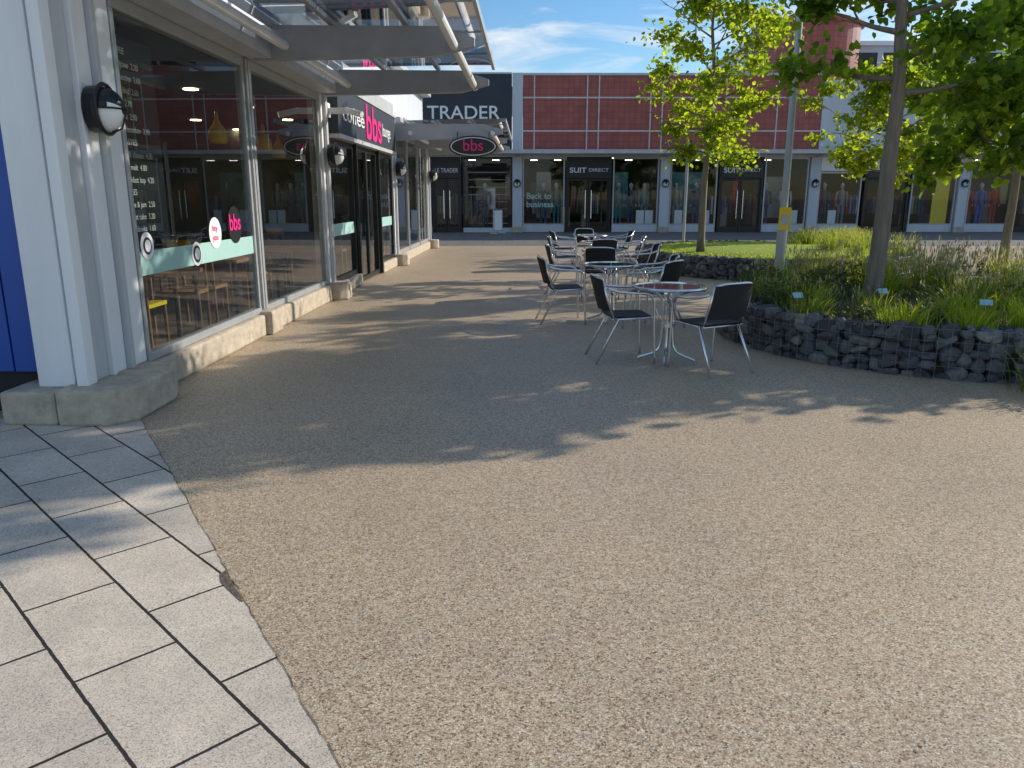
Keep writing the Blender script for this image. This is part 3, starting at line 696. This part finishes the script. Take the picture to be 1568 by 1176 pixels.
# ---------------------------------------------------------------- trees
def make_tree(base,H,z0,cr,seed,nl,ls,tr,mat,pw=.8,keep=.8,nlimb=28):
    rd=random.Random(seed); g=np.random.default_rng(seed)
    e=empty('plaza_tree',base); mb=MB()
    wob=[(rd.gauss(0,.03)*i*.4,rd.gauss(0,.03)*i*.4) for i in range(9)]
    tp=[Vector((wob[i][0],wob[i][1],H*.96*i/8)) for i in range(9)]
    mb.tube(cat(tp,3),[tr*(1.25 if i==0 else 1)*(1-.86*i/24) for i in range(25)],0,10)
    cl=[]
    def tp_at(z):
        t=max(0,min(7.99,z/(H*.96)*8)); i=int(t); return tp[i].lerp(tp[i+1],t-i)
    for i in range(nlimb):
        f=(i+.5)/nlimb; zz=z0-.15+(H-z0)*.92*f; p=tp_at(zz)
        a=i*2.4+rd.uniform(-.4,.4); prof=(math.sin(math.pi*min(1,(f*.78+.22)))**pw)
        Ln=cr*prof*rd.uniform(.62,1.2); up=.15+.8*f
        d=Vector((math.cos(a),math.sin(a),up)).normalized()
        pts=[p,p+d*Ln*.35+Vector((0,0,-.03)),p+d*Ln*.7+Vector((rd.gauss(0,.06),rd.gauss(0,.06),0)),p+d*Ln+Vector((rd.gauss(0,.08),rd.gauss(0,.08),rd.uniform(-.15,.1)))]
        pts=cat(pts,3); r0=tr*.38*(1-.6*f); mb.tube(pts,[r0*(1-.85*j/(len(pts)-1)) for j in range(len(pts))],0,6)
        for q in range(6):
            t=rd.uniform(.3,1); k=int(t*(len(pts)-1)); s=pts[k]
            d2=(d+Vector((rd.gauss(0,.7),rd.gauss(0,.7),rd.gauss(-.05,.5)))).normalized(); l2=Ln*rd.uniform(.2,.42)
            s2=s+d2*l2; mb.tube([s,s.lerp(s2,.5)+Vector((0,0,.02)),s2],[r0*.4,r0*.25,.003],0,5)
            if rd.random()<keep:
                cl.append(tuple(s2)+(rd.uniform(.09,.17),)); cl.append(tuple(s.lerp(s2,.6))+(rd.uniform(.07,.14),))
    mb.obj('trunk',[M_bark],e,smooth=True)
    C=np.array(cl); idx=g.integers(0,len(C),nl)
    P=C[idx,:3]+g.normal(size=(nl,3))*C[idx,3:4]*np.array([1,1,.75])
    P[:,2]=np.maximum(P[:,2],z0-.35)
    nrm=g.normal(size=(nl,3))+np.array([0,0,.9]); nrm/=np.linalg.norm(nrm,axis=1,keepdims=True)
    dr=g.normal(size=(nl,3))+np.array([0,0,-.7]); dr-=nrm*(dr*nrm).sum(1,keepdims=True); dr/=np.linalg.norm(dr,axis=1,keepdims=True)
    sd=np.cross(nrm,dr); s=(ls*g.uniform(.65,1.25,nl))[:,None]
    fold=nrm*s*.12
    V=np.stack([P,P+dr*s*.3+sd*s*.42+fold,P+dr*s*.7+sd*s*.33+fold,P+dr*s,P+dr*s*.7-sd*s*.33+fold,P+dr*s*.3-sd*s*.42+fold],1).reshape(-1,3)
    b=np.arange(nl)*6
    F=np.concatenate([np.stack([b,b+1,b+2,b+3],1),np.stack([b,b+3,b+4,b+5],1)])
    me=bpy.data.meshes.new('crown'); me.from_pydata(V.tolist(),[],F.tolist()); me.materials.append(mat); me.update()
    place('crown',me,e)
    return e
make_tree((3.92,16.2,.42),6.0,1.95,1.40,21,7500,.10,.08,M_leafA,.8,.66,28)
make_tree((4.04,8.63,.38),6.2,2.30,1.45,34,7000,.10,.10,M_leafB,.8,.66,24)
make_tree((7.6,10.15,.0),6.8,2.0,2.0,45,19000,.14,.10,M_leafB,.45,1.0,40)
make_tree((10.1,16.0,.0),6.4,2.3,1.8,52,6500,.12,.10,M_leafB,.8,.64,24)
make_tree((10.3,22.0,.0),5.0,2.2,1.9,63,6500,.13,.09,M_leafA,.8,.75,24)
make_tree((9.9,12.6,.0),6.5,2.4,2.0,71,9000,.13,.10,M_leafB)

# ---------------------------------------------------------------- sky + sun
AZ,EL=64,24
w=bpy.data.worlds.new('World'); sc.world=w; w.use_nodes=True; nt=w.node_tree; L=nt.links
bg=nt.nodes['Background']; bg.inputs[1].default_value=.15
sk=nt.nodes.new('ShaderNodeTexSky'); sk.sky_type='NISHITA'; sk.sun_disc=False; sk.sun_elevation=R(EL); sk.sun_rotation=R(AZ); sk.air_density=1; sk.dust_density=.2; sk.ozone_density=2.5
hs=N(nt,'ShaderNodeHueSaturation',i_Saturation=1.25,i_Value=1.0); L.new(sk.outputs[0],hs.inputs['Color'])
tc=N(nt,'ShaderNodeTexCoord'); mp=N(nt,'ShaderNodeMapping'); mp.inputs['Scale'].default_value=(1.6,1.6,9); mp.inputs['Rotation'].default_value=(0,R(7),0); mp.inputs['Location'].default_value=(.35,0,.2)
L.new(tc.outputs['Generated'],mp.inputs[0])
no=N(nt,'ShaderNodeTexNoise',i_Scale=2.4,i_Detail=10,i_Roughness=.62,i_Distortion=.5); L.new(mp.outputs[0],no.inputs['Vector'])
rc=ramp(nt,[(.49,0.0),(.68,.92)]); L.new(no.outputs['Fac'],rc.inputs[0])
mx=N(nt,'ShaderNodeMix',data_type='RGBA'); L.new(rc.outputs[0],mx.inputs['Factor']); L.new(hs.outputs[0],mx.inputs[6]); mx.inputs[7].default_value=(6.2,6.4,6.7,1)
L.new(mx.outputs[2],bg.inputs[0])
sd=bpy.data.lights.new('sun','SUN'); sd.energy=5; sd.angle=R(.5); sd.color=(1,.93,.81)
so=bpy.data.objects.new('sun',sd); sc.collection.objects.link(so)
S=Vector((math.sin(R(AZ))*math.cos(R(EL)),math.cos(R(AZ))*math.cos(R(EL)),math.sin(R(EL)))); so.rotation_euler=S.to_track_quat('Z','Y').to_euler(); so.location=S*50

cd=bpy.data.cameras.new('camera'); co=bpy.data.objects.new('camera',cd); sc.collection.objects.link(co)
co.location=(0,0,1.55); co.rotation_euler=(R(76.3),0,0); cd.sensor_width=36; cd.lens=27.07; cd.clip_end=1500; cd.clip_start=.05
sc.camera=co
